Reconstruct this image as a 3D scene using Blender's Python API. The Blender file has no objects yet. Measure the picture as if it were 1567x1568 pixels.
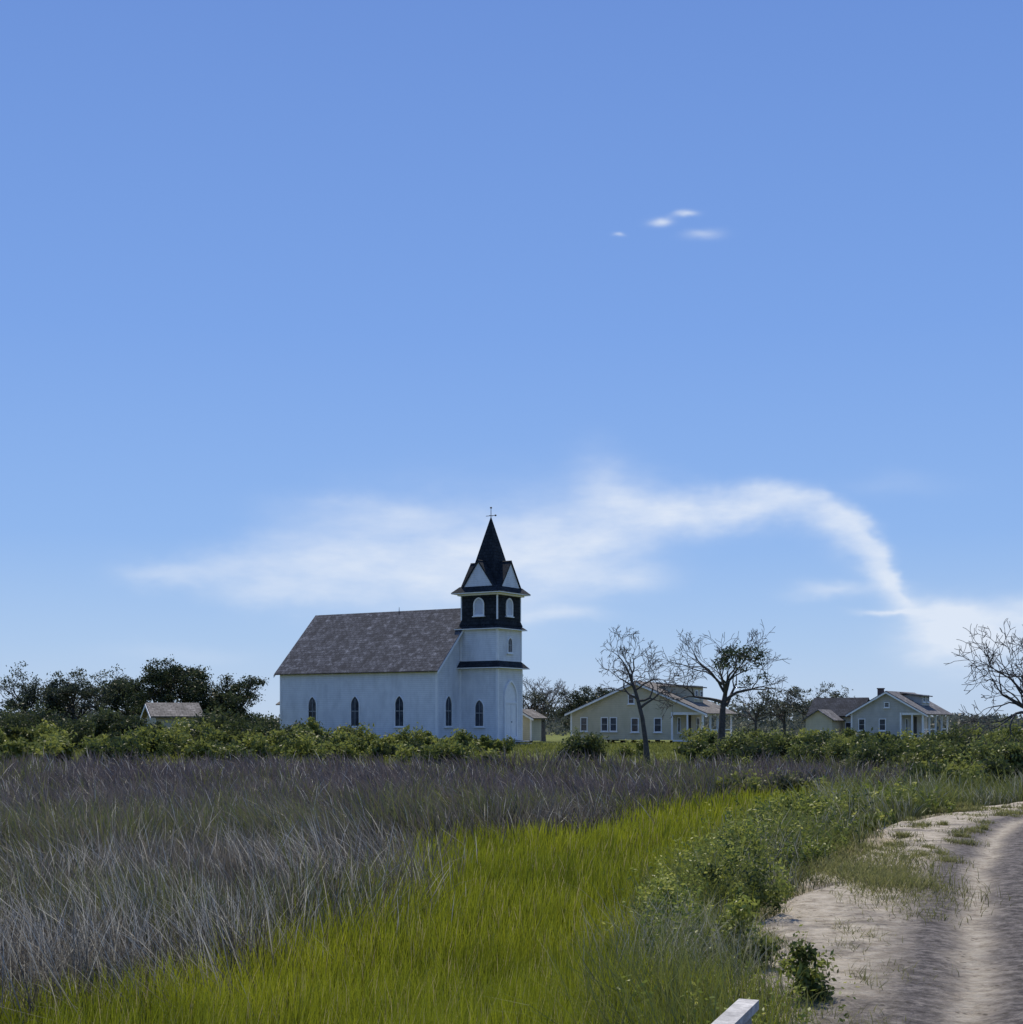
import bpy, math, random
import numpy as np
from mathutils import Vector, Matrix
random.seed(7); rng=np.random.default_rng(7)
scene=bpy.context.scene
COL=scene.collection

# ------------------------------------------------------------ helpers
_tab=rng.random((256,256))
def vnoise(x,y,s):
    x=np.asarray(x,float)/s+1000.3; y=np.asarray(y,float)/s+1000.7
    xi=np.floor(x).astype(int); yi=np.floor(y).astype(int)
    fx=x-xi; fy=y-yi; fx=fx*fx*(3-2*fx); fy=fy*fy*(3-2*fy)
    g=lambda a,b:_tab[a%256,b%256]
    return (g(xi,yi)*(1-fx)+g(xi+1,yi)*fx)*(1-fy)+(g(xi,yi+1)*(1-fx)+g(xi+1,yi+1)*fx)*fy
def fnoise(x,y,s):
    return .55*vnoise(x,y,s)+.3*vnoise(np.asarray(x)+31,y,s*.45)+.15*vnoise(x,np.asarray(y)+17,s*.2)
def sm(t):
    t=np.clip(t,0,1); return t*t*(3-2*t)
def inpoly(x,y,poly):
    r=np.zeros(len(x),bool); n=len(poly)
    for i in range(n):
        x1,y1=poly[i]; x2,y2=poly[(i+1)%n]
        if y1==y2: continue
        c=((y1>y)!=(y2>y))&(x<(x2-x1)*(y-y1)/(y2-y1)+x1)
        r^=c
    return r
def np_mesh(name,V,loops,sizes,mat,col=None,smooth=False):
    me=bpy.data.meshes.new(name)
    me.vertices.add(len(V)); me.vertices.foreach_set('co',np.asarray(V,np.float32).ravel())
    me.loops.add(len(loops)); me.loops.foreach_set('vertex_index',np.asarray(loops,np.int32))
    me.polygons.add(len(sizes))
    st=np.concatenate([[0],np.cumsum(sizes)[:-1]]).astype(np.int32)
    me.polygons.foreach_set('loop_start',st)
    me.update(calc_edges=True)
    if col is not None:
        a=me.color_attributes.new('Col','FLOAT_COLOR','POINT')
        c4=np.ones((len(V),4),np.float32); c4[:,:3]=col
        a.data.foreach_set('color',c4.ravel())
    me.polygons.foreach_set('use_smooth',np.full(len(sizes),smooth))
    me.materials.append(mat)
    ob=bpy.data.objects.new(name,me); COL.objects.link(ob)
    return ob

def new_mat(name):
    m=bpy.data.materials.new(name); m.use_nodes=True
    nt=m.node_tree; nt.nodes.clear()
    o=nt.nodes.new('ShaderNodeOutputMaterial')
    return m,nt,o
def N(nt,t,**k):
    n=nt.nodes.new(t)
    for a,b in k.items(): setattr(n,a,b)
    return n
def setin(nt,sock,v):
    if isinstance(v,bpy.types.NodeSocket): nt.links.new(v,sock)
    else: sock.default_value=v
def M(nt,op,a,b=0,c=None,clamp=False):
    n=N(nt,'ShaderNodeMath',operation=op,use_clamp=clamp)
    setin(nt,n.inputs[0],a); setin(nt,n.inputs[1],b)
    if c is not None: setin(nt,n.inputs[2],c)
    return n.outputs[0]
def MIX(nt,f,a,b,mode='MIX'):
    n=N(nt,'ShaderNodeMix',data_type='RGBA',blend_type=mode)
    setin(nt,n.inputs[0],f); setin(nt,n.inputs[6],a); setin(nt,n.inputs[7],b)
    return n.outputs[2]
def NOISE(nt,vec,scale,detail=4,rough=.55):
    n=N(nt,'ShaderNodeTexNoise'); n.inputs['Scale'].default_value=scale
    n.inputs['Detail'].default_value=detail; n.inputs['Roughness'].default_value=rough
    if vec is not None: nt.links.new(vec,n.inputs['Vector'])
    return n.outputs['Fac']
def RAMP(nt,f,stops):
    n=N(nt,'ShaderNodeValToRGB'); r=n.color_ramp
    while len(r.elements)<len(stops): r.elements.new(.5)
    for e,(p,c) in zip(r.elements,stops):
        e.position=p; e.color=(*c,1) if len(c)==3 else c
    nt.links.new(f,n.inputs[0]); return n.outputs[0]
def MAPV(nt,vec,scale):
    n=N(nt,'ShaderNodeMapping'); n.inputs['Scale'].default_value=scale
    nt.links.new(vec,n.inputs[0]); return n.outputs[0]
def BUMP(nt,h,strength,dist):
    n=N(nt,'ShaderNodeBump'); n.inputs['Strength'].default_value=strength
    n.inputs['Distance'].default_value=dist; nt.links.new(h,n.inputs['Height']); return n.outputs[0]
def g3(v): return (v[0],v[1],v[2],1)

def plant_mat(name,trans=.45,gloss=.05):
    m,nt,o=new_mat(name)
    at=N(nt,'ShaderNodeAttribute',attribute_name='Col')
    d=N(nt,'ShaderNodeBsdfDiffuse'); t=N(nt,'ShaderNodeBsdfTranslucent'); g=N(nt,'ShaderNodeBsdfGlossy')
    g.inputs['Roughness'].default_value=.45; g.inputs['Color'].default_value=(.7,.68,.62,1)
    nt.links.new(at.outputs['Color'],d.inputs['Color']); nt.links.new(at.outputs['Color'],t.inputs['Color'])
    a=N(nt,'ShaderNodeMixShader'); a.inputs[0].default_value=trans
    nt.links.new(d.outputs[0],a.inputs[1]); nt.links.new(t.outputs[0],a.inputs[2])
    b=N(nt,'ShaderNodeMixShader'); b.inputs[0].default_value=gloss
    nt.links.new(a.outputs[0],b.inputs[1]); nt.links.new(g.outputs[0],b.inputs[2])
    nt.links.new(b.outputs[0],o.inputs[0]); return m
def simple_mat(name,c1,c2,scale=3,rough=.8,bump=0,spec=.3,clap=0,dirt=0):
    m,nt,o=new_mat(name); p=N(nt,'ShaderNodeBsdfPrincipled')
    p.inputs['Roughness'].default_value=rough; p.inputs['Specular IOR Level'].default_value=spec
    tc=N(nt,'ShaderNodeTexCoord'); v=tc.outputs['Object']
    f=NOISE(nt,v,scale,6,.65)
    c=RAMP(nt,f,[(.3,c1),(.7,c2)])
    if dirt:
        f2=NOISE(nt,MAPV(nt,v,(1,1,.25)),1.6,6,.7)
        c=MIX(nt,M(nt,'MULTIPLY',RAMP(nt,f2,[(.45,(0,0,0)),(.72,(1,1,1))]),dirt),c,g3([x*.55 for x in c1]))
    h=f
    if clap:
        sp=N(nt,'ShaderNodeSeparateXYZ'); nt.links.new(v,sp.inputs[0])
        fr=M(nt,'FRACT',M(nt,'MULTIPLY',sp.outputs[2],1/clap))
        edge=M(nt,'LESS_THAN',fr,.14)
        c=MIX(nt,M(nt,'MULTIPLY',edge,.3),c,g3([x*.45 for x in c1]))
        h=M(nt,'SUBTRACT',1,fr)
    nt.links.new(c,p.inputs['Base Color'])
    if bump: nt.links.new(BUMP(nt,h,bump,.03),p.inputs['Normal'])
    nt.links.new(p.outputs[0],o.inputs[0]); return m
def shingle_mat(name,c1,c2,c3,patch=.9):
    m,nt,o=new_mat(name); p=N(nt,'ShaderNodeBsdfPrincipled'); p.inputs['Roughness'].default_value=.9
    p.inputs['Specular IOR Level'].default_value=.15
    uv=N(nt,'ShaderNodeUVMap'); br=N(nt,'ShaderNodeTexBrick')
    nt.links.new(uv.outputs[0],br.inputs[0])
    br.inputs['Scale'].default_value=1; br.inputs['Brick Width'].default_value=.36; br.inputs['Row Height'].default_value=.24
    br.inputs['Mortar Size'].default_value=.018; br.inputs['Bias'].default_value=0
    br.inputs['Color1'].default_value=g3(c1); br.inputs['Color2'].default_value=g3(c2); br.inputs['Mortar'].default_value=g3([x*.35 for x in c1])
    f=NOISE(nt,MAPV(nt,uv.outputs[0],(1,1.6,1)),1.5,9,.85)
    c=MIX(nt,RAMP(nt,f,[(.52,(0,0,0)),(.59,(patch,patch,patch))]),br.outputs[0],g3(c3))
    f2=NOISE(nt,MAPV(nt,uv.outputs[0],(1,.7,1)),1.3,7,.8)
    c=MIX(nt,RAMP(nt,f2,[(.45,(0,0,0)),(.6,(.8,.8,.8))]),c,g3([x*.5 for x in c1]))
    nt.links.new(c,p.inputs['Base Color']); nt.links.new(BUMP(nt,br.outputs[1],.5,-.02),p.inputs['Normal'])
    nt.links.new(p.outputs[0],o.inputs[0]); return m

m_white=simple_mat('white_clapboard',(.60,.61,.63),(.74,.745,.75),1.2,.6,.5,clap=.14,dirt=.35)
m_trim=simple_mat('white_trim_paint',(.70,.70,.71),(.81,.81,.81),4,.55)
m_sash=simple_mat('dull_sash_paint',(.2,.21,.22),(.33,.34,.35),4,.7)
m_roof=shingle_mat('weathered_wood_shingles',(.07,.071,.082),(.12,.121,.135),(.27,.27,.29))
m_dark=shingle_mat('dark_tower_shingles',(.020,.025,.032),(.034,.04,.048),(.04,.046,.055))
def glass_mat():
    m,nt,o=new_mat('old_window_glass'); p=N(nt,'ShaderNodeBsdfPrincipled')
    tc=N(nt,'ShaderNodeTexCoord'); f=NOISE(nt,tc.outputs['Object'],1.7,3)
    nt.links.new(RAMP(nt,f,[(.35,(.02,.025,.035)),(.65,(.08,.09,.11))]),p.inputs['Base Color'])
    p.inputs['Roughness'].default_value=.12; p.inputs['Specular IOR Level'].default_value=.4
    nt.links.new(BUMP(nt,NOISE(nt,tc.outputs['Object'],4,2),.15,.02),p.inputs['Normal'])
    nt.links.new(p.outputs[0],o.inputs[0]); return m
m_glass=glass_mat()
m_cream=simple_mat('cream_clapboard',(.48,.43,.30),(.58,.52,.38),1.2,.7,.4,clap=.15,dirt=.3)
m_greyw=simple_mat('grey_white_clapboard',(.38,.37,.34),(.50,.48,.44),1.2,.7,.4,clap=.15,dirt=.3)
m_hroof=shingle_mat('aged_house_shingles',(.13,.125,.13),(.2,.19,.19),(.32,.31,.3))
m_hroof2=shingle_mat('tan_house_shingles',(.16,.145,.13),(.23,.21,.185),(.34,.31,.28))
m_hroof3=shingle_mat('dark_house_shingles',(.03,.036,.048),(.05,.055,.07),(.08,.085,.1))
m_brick=simple_mat('chimney_brick',(.06,.05,.05),(.12,.09,.085),8,.9)
m_pier=simple_mat('dark_pier',(.03,.028,.026),(.07,.06,.055),5,.9)
m_metal=simple_mat('dark_iron',(.03,.03,.035),(.06,.06,.06),8,.5)
m_bark=simple_mat('grey_bark',(.09,.08,.075),(.19,.175,.16),9,.9,.5)
m_bark_d=simple_mat('dark_bark',(.04,.036,.034),(.10,.09,.08),9,.9,.5)
m_oldwood=simple_mat('weathered_white_wood',(.26,.25,.24),(.60,.58,.55),18,.8,.5,dirt=.8)
m_grass=plant_mat('marsh_grass_blades',.5,.02)
m_rush=plant_mat('rush_blades',.35,.04)
m_leaf=plant_mat('leaves',.4,.03)

class MB:
    def __init__(s): s.v=[];s.f=[];s.uv=[]
    def face(s,pts,uv=None):
        i=len(s.v); s.v+= [tuple(p) for p in pts]; s.f.append(list(range(i,i+len(pts)))); s.uv.append(uv)
    def slope(s,pts):
        p=[Vector(q) for q in pts]; n=(p[1]-p[0]).cross(p[2]-p[0]).normalized()
        h=Vector((0,0,1)).cross(n)
        if h.length<1e-4: h=Vector((1,0,0))
        h.normalize(); u=n.cross(h)
        s.face(pts,[(q.dot(h),q.dot(u)) for q in p])
    def slab(s,pts,t):
        p=[Vector(q) for q in pts]; n=(p[1]-p[0]).cross(p[2]-p[0]).normalized()
        if n.z<0: p=p[::-1]; n=-n
        s.slope(p); q=[a-n*t for a in p]; s.slope(q[::-1])
        for i in range(len(p)):
            j=(i+1)%len(p); s.slope([p[j],p[i],q[i],q[j]])
    def box(s,a,b):
        x0,y0,z0=a;x1,y1,z1=b
        P=[(x0,y0,z0),(x1,y0,z0),(x1,y1,z0),(x0,y1,z0),(x0,y0,z1),(x1,y0,z1),(x1,y1,z1),(x0,y1,z1)]
        for q in ((3,2,1,0),(4,5,6,7),(0,1,5,4),(1,2,6,5),(2,3,7,6),(3,0,4,7)): s.slope([P[k] for k in q])
    def frustum(s,a0,a1,z0,z1,cap=False):
        def r(a,z): return [(a[0],a[1],z),(a[2],a[1],z),(a[2],a[3],z),(a[0],a[3],z)]
        A=r(a0,z0);B=r(a1,z1)
        for i in range(4):
            j=(i+1)%4; s.slope([A[i],A[j],B[j],B[i]])
        if cap: s.slope(A[::-1]); s.slope(B)
    def tube(s,p0,p1,r0,r1,k=8):
        p0=Vector(p0);p1=Vector(p1);d=(p1-p0).normalized()
        a=d.orthogonal().normalized();b=d.cross(a)
        A=[p0+(a*math.cos(t)+b*math.sin(t))*r0 for t in [2*math.pi*i/k for i in range(k)]]
        B=[p1+(a*math.cos(t)+b*math.sin(t))*r1 for t in [2*math.pi*i/k for i in range(k)]]
        for i in range(k): j=(i+1)%k; s.face([A[i],A[j],B[j],B[i]])
        s.face(A[::-1]); s.face(B)
    def obj(s,name,mat,parent=None,bevel=0):
        me=bpy.data.meshes.new(name); me.from_pydata(s.v,[],s.f); me.materials.append(mat)
        uvl=me.uv_layers.new(name='UVMap'); k=0
        for f,u in zip(s.f,s.uv):
            for i in range(len(f)):
                if u: uvl.data[k].uv=u[i]
                k+=1
        me.update()
        ob=bpy.data.objects.new(name,me); COL.objects.link(ob)
        if parent: ob.parent=parent
        if bevel:
            b=ob.modifiers.new('b','BEVEL'); b.width=bevel; b.segments=1
        return ob
def empty(name,loc,rz=0):
    e=bpy.data.objects.new(name,None); e.location=loc; e.rotation_euler=(0,0,rz); e.empty_display_size=.5
    COL.objects.link(e); return e

def arch(w,h,rise,n=7):
    sp=h-rise; hw=w/2; pts=[(-hw,0),(hw,0)]
    R=(hw*hw+rise*rise)/(2*hw)
    a1=math.asin(min(1,rise/R))
    for i in range(n+1):
        a=a1*i/n; pts.append((hw-R+R*math.cos(a),sp+R*math.sin(a)))
    for i in range(n-1,-1,-1):
        a=a1*i/n; pts.append((-(hw-R+R*math.cos(a)),sp+R*math.sin(a)))
    return pts
def rect(w,h): return [(-w/2,0),(w/2,0),(w/2,h),(-w/2,h)]
def window(name,parent,o,right,out,w,h,rise=0,fr=.1,glassmat=None,mull=(1,3),depth=.07,framemat=None):
    o=Vector(o);right=Vector(right);out=Vector(out);up=Vector((0,0,1))
    P=lambda x,z,d:o+right*x+up*z+out*d
    outl=arch(w,h,rise) if rise else rect(w,h)
    inn=arch(w-2*fr,h-2*fr,rise*(w-2*fr)/w) if rise else rect(w-2*fr,h-2*fr)
    inn=[(x,z+fr) for x,z in inn]
    mb=MB(); n=len(outl)
    for i in range(n):
        j=(i+1)%n
        a,b,c,d=outl[i],outl[j],inn[j],inn[i]
        mb.face([P(*a,depth),P(*b,depth),P(*c,depth),P(*d,depth)])
        mb.face([P(*a,0),P(*b,0),P(*b,depth),P(*a,depth)])
        mb.face([P(*d,depth),P(*c,depth),P(*c,.012),P(*d,.012)])
    q=[P(-w/2-.06,-.07,.13),P(w/2+.06,-.07,.13),P(w/2+.06,-.002,.13),P(-w/2-.06,-.002,.13)]
    r=[P(-w/2-.06,-.07,0),P(w/2+.06,-.07,0),P(w/2+.06,-.002,0),P(-w/2-.06,-.002,0)]
    mb.face(q)
    for i in range(4): j=(i+1)%4; mb.face([r[i],r[j],q[j],q[i]])
    mb.obj(name+'_frame',framemat or m_trim,parent)
    if mull:
        mb=MB()
        def bar(x0,x1,z0,z1,d=.045):
            q=[P(x0,z0,d),P(x1,z0,d),P(x1,z1,d),P(x0,z1,d)];r=[P(x0,z0,.016),P(x1,z0,.016),P(x1,z1,.016),P(x0,z1,.016)]
            mb.face(q)
            for i in range(4): j=(i+1)%4; mb.face([r[i],r[j],q[j],q[i]])
        for i in range(mull[0]):
            x=-w/2+w*(i+1)/(mull[0]+1); bar(x-.015,x+.015,fr,h-fr-(rise*.25))
        for i in range(mull[1]):
            z=h*(i+1)/(mull[1]+1); 
            if rise and z>h-rise*.6: continue
            t=.03 if i==mull[1]//2 else .014
            bar(-w/2+fr,w/2-fr,z-t,z+t,.05)
        if mb.v: mb.obj(name+'_sash_bars',m_sash,parent)
    g=MB(); g.face([P(x,z,.015) for x,z in inn]); g.obj(name+'_glass',glassmat or m_glass,parent)

# ------------------------------------------------------------ road line / ground height
ctrl=[(0.4,-14),(1.0,0),(1.95,4),(3.4,8),(4.9,12.6),(6.5,17.2),(9.3,23.8),(13.4,29.4),(19,33.5),(29,37),(60,41),(110,43)]
def catmull(P,step=.25):
    out=[]; P=[Vector(p) for p in P]; P=[2*P[0]-P[1]]+P+[2*P[-1]-P[-2]]
    for i in range(1,len(P)-2):
        L=(P[i+1]-P[i]).length; n=max(2,int(L/step))
        for k in range(n):
            t=k/n
            out.append(.5*((2*P[i])+(-P[i-1]+P[i+1])*t+(2*P[i-1]-5*P[i]+4*P[i+1]-P[i+2])*t*t+(-P[i-1]+3*P[i]-3*P[i+1]+P[i+2])*t**3))
    return np.array([tuple(p) for p in out])
RC=catmull(ctrl)
RC2=RC[::4]
def rdist(x,y):
    x=np.asarray(x);y=np.asarray(y); best=np.full(x.shape,1e9); side=np.zeros(x.shape)
    for i in range(len(RC2)-1):
        a=RC2[i];b=RC2[i+1];d=b-a;l2=d@d
        t=np.clip(((x-a[0])*d[0]+(y-a[1])*d[1])/l2,0,1)
        dx=x-(a[0]+t*d[0]);dy=y-(a[1]+t*d[1]);q=dx*dx+dy*dy
        m=q<best; best=np.where(m,q,best); side=np.where(m,np.sign(d[1]*dx-d[0]*dy),side)
    return np.sqrt(best)*np.where(side==0,1,side)
def rd1(x,y): return float(rdist(np.array([x]),np.array([y]))[0])
def gh(x,y):
    x=np.asarray(x,float);y=np.asarray(y,float)
    near=(np.abs(x)<140)&(y<70)&(y>-40)
    r=np.full(x.shape,99.); 
    if near.any(): r[near]=rdist(x[near],y[near])
    wr=1-sm((np.abs(r)-2.4)/1.8)
    wr=np.maximum(wr,np.where(r>0,.7,0)*(r<90))
    far=sm((y-42)/8)
    w=np.maximum(wr,far)
    z=-.25*(1-w)-.04+(fnoise(x,y,3.)-.5)*.08
    z=z-.14*sm((y-103)/8)
    return z
def gh1(x,y): return float(gh(np.array([x]),np.array([y]))[0])

def axis(a,b,fine,grow):
    v=[0];s=fine
    while v[-1]<b: v.append(v[-1]+s); s= fine if v[-1]<40 else s*grow
    w=[0];s=fine
    while w[-1]<a: w.append(w[-1]+s); s= fine if w[-1]<20 else s*grow
    return np.array(sorted([-q for q in w[1:]]+v))
gx=axis(3500,3500,.5,1.12); gy=axis(600,4500,.5,1.1)
GX,GY=np.meshgrid(gx,gy); fx=GX.ravel();fy=GY.ravel()
gz=gh(fx,fy)
G_poly=[(-9,4),(-9,8.7),(-3.28,9.2),(-2.48,10.2),(-1.54,11.9),(-1.5,17.1),(-1.42,21.7),(1.0,23.3),(2.28,28.5),(3.86,32.5),(7.6,36.5),(7.2,32.5),(4.4,25.1),(2.3,18),(1.05,11.5),(.75,9.2),(.55,4)]
R_poly=[(-60,8.7),(-3.28,9.2),(-2.48,10.2),(-1.54,11.9),(-1.5,17.1),(-1.42,21.7),(1,23.3),(2.28,28.5),(3.86,32.5),(7.6,36.5),(10,38),(14,47),(-60,50)]
gc=np.zeros((len(fx),3))
nn=fnoise(fx,fy,5.)
gc[:]=np.array([.055,.06,.025])*(.7+.6*nn[:,None])
lawn=sm((fy-46)/6)*(fy<400)
lawnc=np.array([.12,.14,.035])*(.75+.5*nn[:,None])
gc=gc*(1-lawn[:,None])+lawnc*lawn[:,None]
inr=inpoly(fx,fy,R_poly); gc[inr]=np.array([.05,.043,.032])*(.7+.6*nn[inr,None])
ing=inpoly(fx,fy,G_poly); gc[ing]=np.array([.06,.065,.015])*(.8+.4*nn[ing,None])
rr=np.full(fx.shape,99.); near=(np.abs(fx)<140)&(fy<70)&(fy>-40); rr[near]=rdist(fx[near],fy[near])
rw=(1-sm((np.abs(rr)-2.0)/1.2))[:,None]
gc=gc*(1-rw)+np.array([.3,.255,.185])*rw
def ground_mat():
    m,nt,o=new_mat('marsh_ground'); p=N(nt,'ShaderNodeBsdfPrincipled'); p.inputs['Roughness'].default_value=.95
    p.inputs['Specular IOR Level'].default_value=.1
    at=N(nt,'ShaderNodeAttribute',attribute_name='Col'); tc=N(nt,'ShaderNodeTexCoord')
    f=NOISE(nt,tc.outputs['Object'],2.2,8,.7)
    c=MIX(nt,1,at.outputs['Color'],RAMP(nt,f,[(.3,(.5,.5,.5)),(.7,(1.4,1.35,1.25))]),'MULTIPLY')
    nt.links.new(c,p.inputs['Base Color']); nt.links.new(BUMP(nt,NOISE(nt,tc.outputs['Object'],12,5),.6,.05),p.inputs['Normal'])
    nt.links.new(p.outputs[0],o.inputs[0]); return m
nx,ny=len(gx),len(gy)
I=np.arange(nx*ny).reshape(ny,nx)
q=np.stack([I[:-1,:-1],I[:-1,1:],I[1:,1:],I[1:,:-1]],-1).reshape(-1,4)
np_mesh('ground',np.stack([fx,fy,gz],1),q.ravel(),np.full(len(q),4),ground_mat(),gc,True)

def road():
    ds=np.gradient(RC,axis=0); ds/=np.linalg.norm(ds,axis=1)[:,None]
    nr=np.stack([ds[:,1],-ds[:,0]],1)
    S=np.linspace(-2.9,2.9,59)
    X=RC[:,0:1]+nr[:,0:1]*S; Y=RC[:,1:2]+nr[:,1:2]*S
    nz=fnoise(X,Y,1.3)
    edge=sm((np.abs(S)[None]-1.75-nz*.9)/.5)
    Z=.03-.045*np.exp(-((np.abs(S)-.8)/.2)**2)[None]+(fnoise(X,Y,.5)-.5)*.03-.2*edge
    V=np.stack([X,Y,Z],-1).reshape(-1,3)
    a,b=X.shape; I=np.arange(a*b).reshape(a,b)
    q=np.stack([I[:-1,:-1],I[:-1,1:],I[1:,1:],I[1:,:-1]],-1).reshape(-1,4)
    m,nt,o=new_mat('sandy_track'); p=N(nt,'ShaderNodeBsdfPrincipled'); p.inputs['Roughness'].default_value=.95
    p.inputs['Specular IOR Level'].default_value=.1
    at=N(nt,'ShaderNodeAttribute',attribute_name='Col'); sp=N(nt,'ShaderNodeSeparateColor'); nt.links.new(at.outputs['Color'],sp.inputs[0])
    s=M(nt,'MULTIPLY',M(nt,'SUBTRACT',sp.outputs[0],.5),6)
    tc=N(nt,'ShaderNodeTexCoord'); v=tc.outputs['Object']
    wob=M(nt,'MULTIPLY',M(nt,'SUBTRACT',NOISE(nt,v,.9,5),.5),.35)
    sw=M(nt,'ADD',s,wob)
    e=M(nt,'DIVIDE',M(nt,'SUBTRACT',M(nt,'ABSOLUTE',sw),.8),.15)
    rut=M(nt,'POWER',2.718,M(nt,'MULTIPLY',M(nt,'MULTIPLY',e,e),-1))
    sh=M(nt,'MULTIPLY',M(nt,'SUBTRACT',M(nt,'MULTIPLY',sw,-1),1.15),2.5,clamp=True)
    big=NOISE(nt,v,.9,6,.65)
    grav=RAMP(nt,NOISE(nt,v,9,8,.8),[(.38,(.055,.048,.045)),(.5,(.135,.12,.112)),(.62,(.27,.24,.215))])
    sand=RAMP(nt,NOISE(nt,v,6,8,.75),[(.36,(.27,.225,.165)),(.5,(.48,.415,.32)),(.66,(.62,.55,.44))])
    k=M(nt,'MAXIMUM',M(nt,'MULTIPLY',rut,.85),M(nt,'MULTIPLY',sh,RAMP(nt,big,[(.38,(.25,.25,.25)),(.5,(1,1,1))])))
    c=MIX(nt,k,grav,sand)
    vo=N(nt,'ShaderNodeTexVoronoi'); vo.inputs['Scale'].default_value=14; nt.links.new(MAPV(nt,v,(1,.6,1)),vo.inputs['Vector'])
    deb=M(nt,'MULTIPLY',RAMP(nt,vo.outputs['Distance'],[(.14,(1,1,1)),(.26,(0,0,0))]),RAMP(nt,NOISE(nt,v,2.2,5),[(.44,(0,0,0)),(.54,(.9,.9,.9))]))
    c=MIX(nt,M(nt,'MULTIPLY',deb,.8),c,(.08,.065,.045,1))
    nt.links.new(c,p.inputs['Base Color'])
    hb=M(nt,'ADD',NOISE(nt,v,22,6,.75),M(nt,'MULTIPLY',NOISE(nt,MAPV(nt,v,(1.6,3,1)),3,6,.65),1.3))
    nt.links.new(BUMP(nt,hb,.9,.06),p.inputs['Normal'])
    nt.links.new(p.outputs[0],o.inputs[0])
    cc=np.zeros((len(V),3)); cc[:,0]=np.tile(S/6+.5,a); 
    np_mesh('sandy_road',V,q.ravel(),np.full(len(q),4),m,cc,True)
road()

# ------------------------------------------------------------ blades
def blades(name,x,y,h,w,lean,cb,ct,mat,zoff=0,curve=1.,mid=None):
    n=len(x); z=gh(x,y)-.02+zoff
    th=rng.random(n)*math.pi*2
    wx=np.cos(th);wy=np.sin(th)
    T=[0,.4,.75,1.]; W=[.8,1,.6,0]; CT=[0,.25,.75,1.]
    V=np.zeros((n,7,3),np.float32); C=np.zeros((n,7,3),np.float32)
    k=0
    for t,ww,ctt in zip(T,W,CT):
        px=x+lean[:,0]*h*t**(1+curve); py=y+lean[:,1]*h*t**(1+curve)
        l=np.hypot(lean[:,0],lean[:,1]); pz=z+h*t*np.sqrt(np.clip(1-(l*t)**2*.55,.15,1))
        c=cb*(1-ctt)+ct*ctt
        if ww>0:
            for sgn in (-.5,.5):
                V[:,k,0]=px+wx*w*ww*sgn;V[:,k,1]=py+wy*w*ww*sgn;V[:,k,2]=pz;C[:,k]=c;k+=1
        else:
            V[:,k,0]=px;V[:,k,1]=py;V[:,k,2]=pz;C[:,k]=c;k+=1
    b=(np.arange(n)*7)[:,None]
    L=np.concatenate([b+[0,1,3,2],b+[2,3,5,4],b+[4,5,6]],1).ravel()
    sizes=np.tile([4,4,3],n)
    return np_mesh(name,V.reshape(-1,3),L,sizes,mat,C.reshape(-1,3))
def sample(n,y0,y1,p=.8,half=.44,extra=2.):
    u=rng.random(n); e=1-p
    y=(y0**e+u*(y1**e-y0**e))**(1/e)
    x=(rng.random(n)*2-1)*(half*y+extra)
    return x,y
def lerp3(a,b,t): return np.array(a)*(1-t[:,None])+np.array(b)*t[:,None]

# bright marsh grass
x,y=sample(270000,5.2,38,.95,.40,1.0)
jx=(fnoise(x,y,2.2)-.5)*2.+rng.normal(0,.25,len(x)); jy=(fnoise(x+50,y,2.2)-.5)*2.+rng.normal(0,.25,len(x))
k=inpoly(x+jx,y+jy,G_poly); x=x[k];y=y[k]
n=len(x); nz=fnoise(x,y,1.6); n2=fnoise(x+9,y-4,.3)
h=(.20+.16*nz+.22*n2)*rng.uniform(.55,1.2,n)*(1+.12*(y>14)); w=.0046*np.maximum(1,y/8.5)*rng.uniform(.7,1.3,n)
lean=np.stack([rng.normal(.05,.13,n),rng.normal(0,.13,n)],1)
v=np.clip(1.1*fnoise(x,y,.9)+.4*rng.random(n)-.25,0,1)
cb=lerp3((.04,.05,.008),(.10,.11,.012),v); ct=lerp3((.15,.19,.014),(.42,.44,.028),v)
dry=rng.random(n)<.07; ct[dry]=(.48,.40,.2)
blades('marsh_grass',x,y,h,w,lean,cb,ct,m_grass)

# grey rushes
x,y=sample(270000,8.2,50,.75,.43,2.)
jx=(fnoise(x,y,2.5)-.5)*2.6+rng.normal(0,.45,len(x)); jy=(fnoise(x+50,y,2.5)-.5)*2.6+rng.normal(0,.45,len(x))
k=inpoly(x+jx,y+jy,R_poly)&(rng.random(len(x))<.12+1.25*fnoise(x,y,.8)); x=x[k];y=y[k]
n=len(x); nz=fnoise(x,y,3.5); n2=fnoise(x-9,y+4,.6)
h=(.32+.3*nz+.64*n2)*rng.uniform(.5,1.15,n); w=.0062*np.maximum(1,y/10)*rng.uniform(.6,1.4,n)
pn=fnoise(x+3,y+77,1.2)-.5
lean=np.stack([-.18+pn*1.9+rng.normal(0,.26,n),rng.normal(-.05,.3,n)],1)
farf=sm((y-18)/16)
v=np.clip(rng.random(n)*.5+1.2*fnoise(x-60,y,1.1)-.4,0,1); cb=lerp3((.022,.019,.015),(.055,.048,.036),v)  # dark blade bases: shadow between the rushes put into the colour
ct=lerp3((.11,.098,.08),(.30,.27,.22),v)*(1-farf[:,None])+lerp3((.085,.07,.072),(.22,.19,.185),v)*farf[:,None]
pal=rng.random(n)<(.08+.45*np.exp(-((y-11.5)/5)**2))*(.2+1.5*fnoise(x,y+90,.9)**1.3); ct[pal]=lerp3((.46,.43,.37),(.80,.76,.66),rng.random(pal.sum()))  # pale tips: sunlight on the nearer rushes painted into the tip colour
gm=(fnoise(x+21,y,3.)>.5)&(rng.random(n)<.5); ct[gm]=lerp3((.12,.14,.04),(.25,.27,.08),rng.random(gm.sum()))
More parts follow.
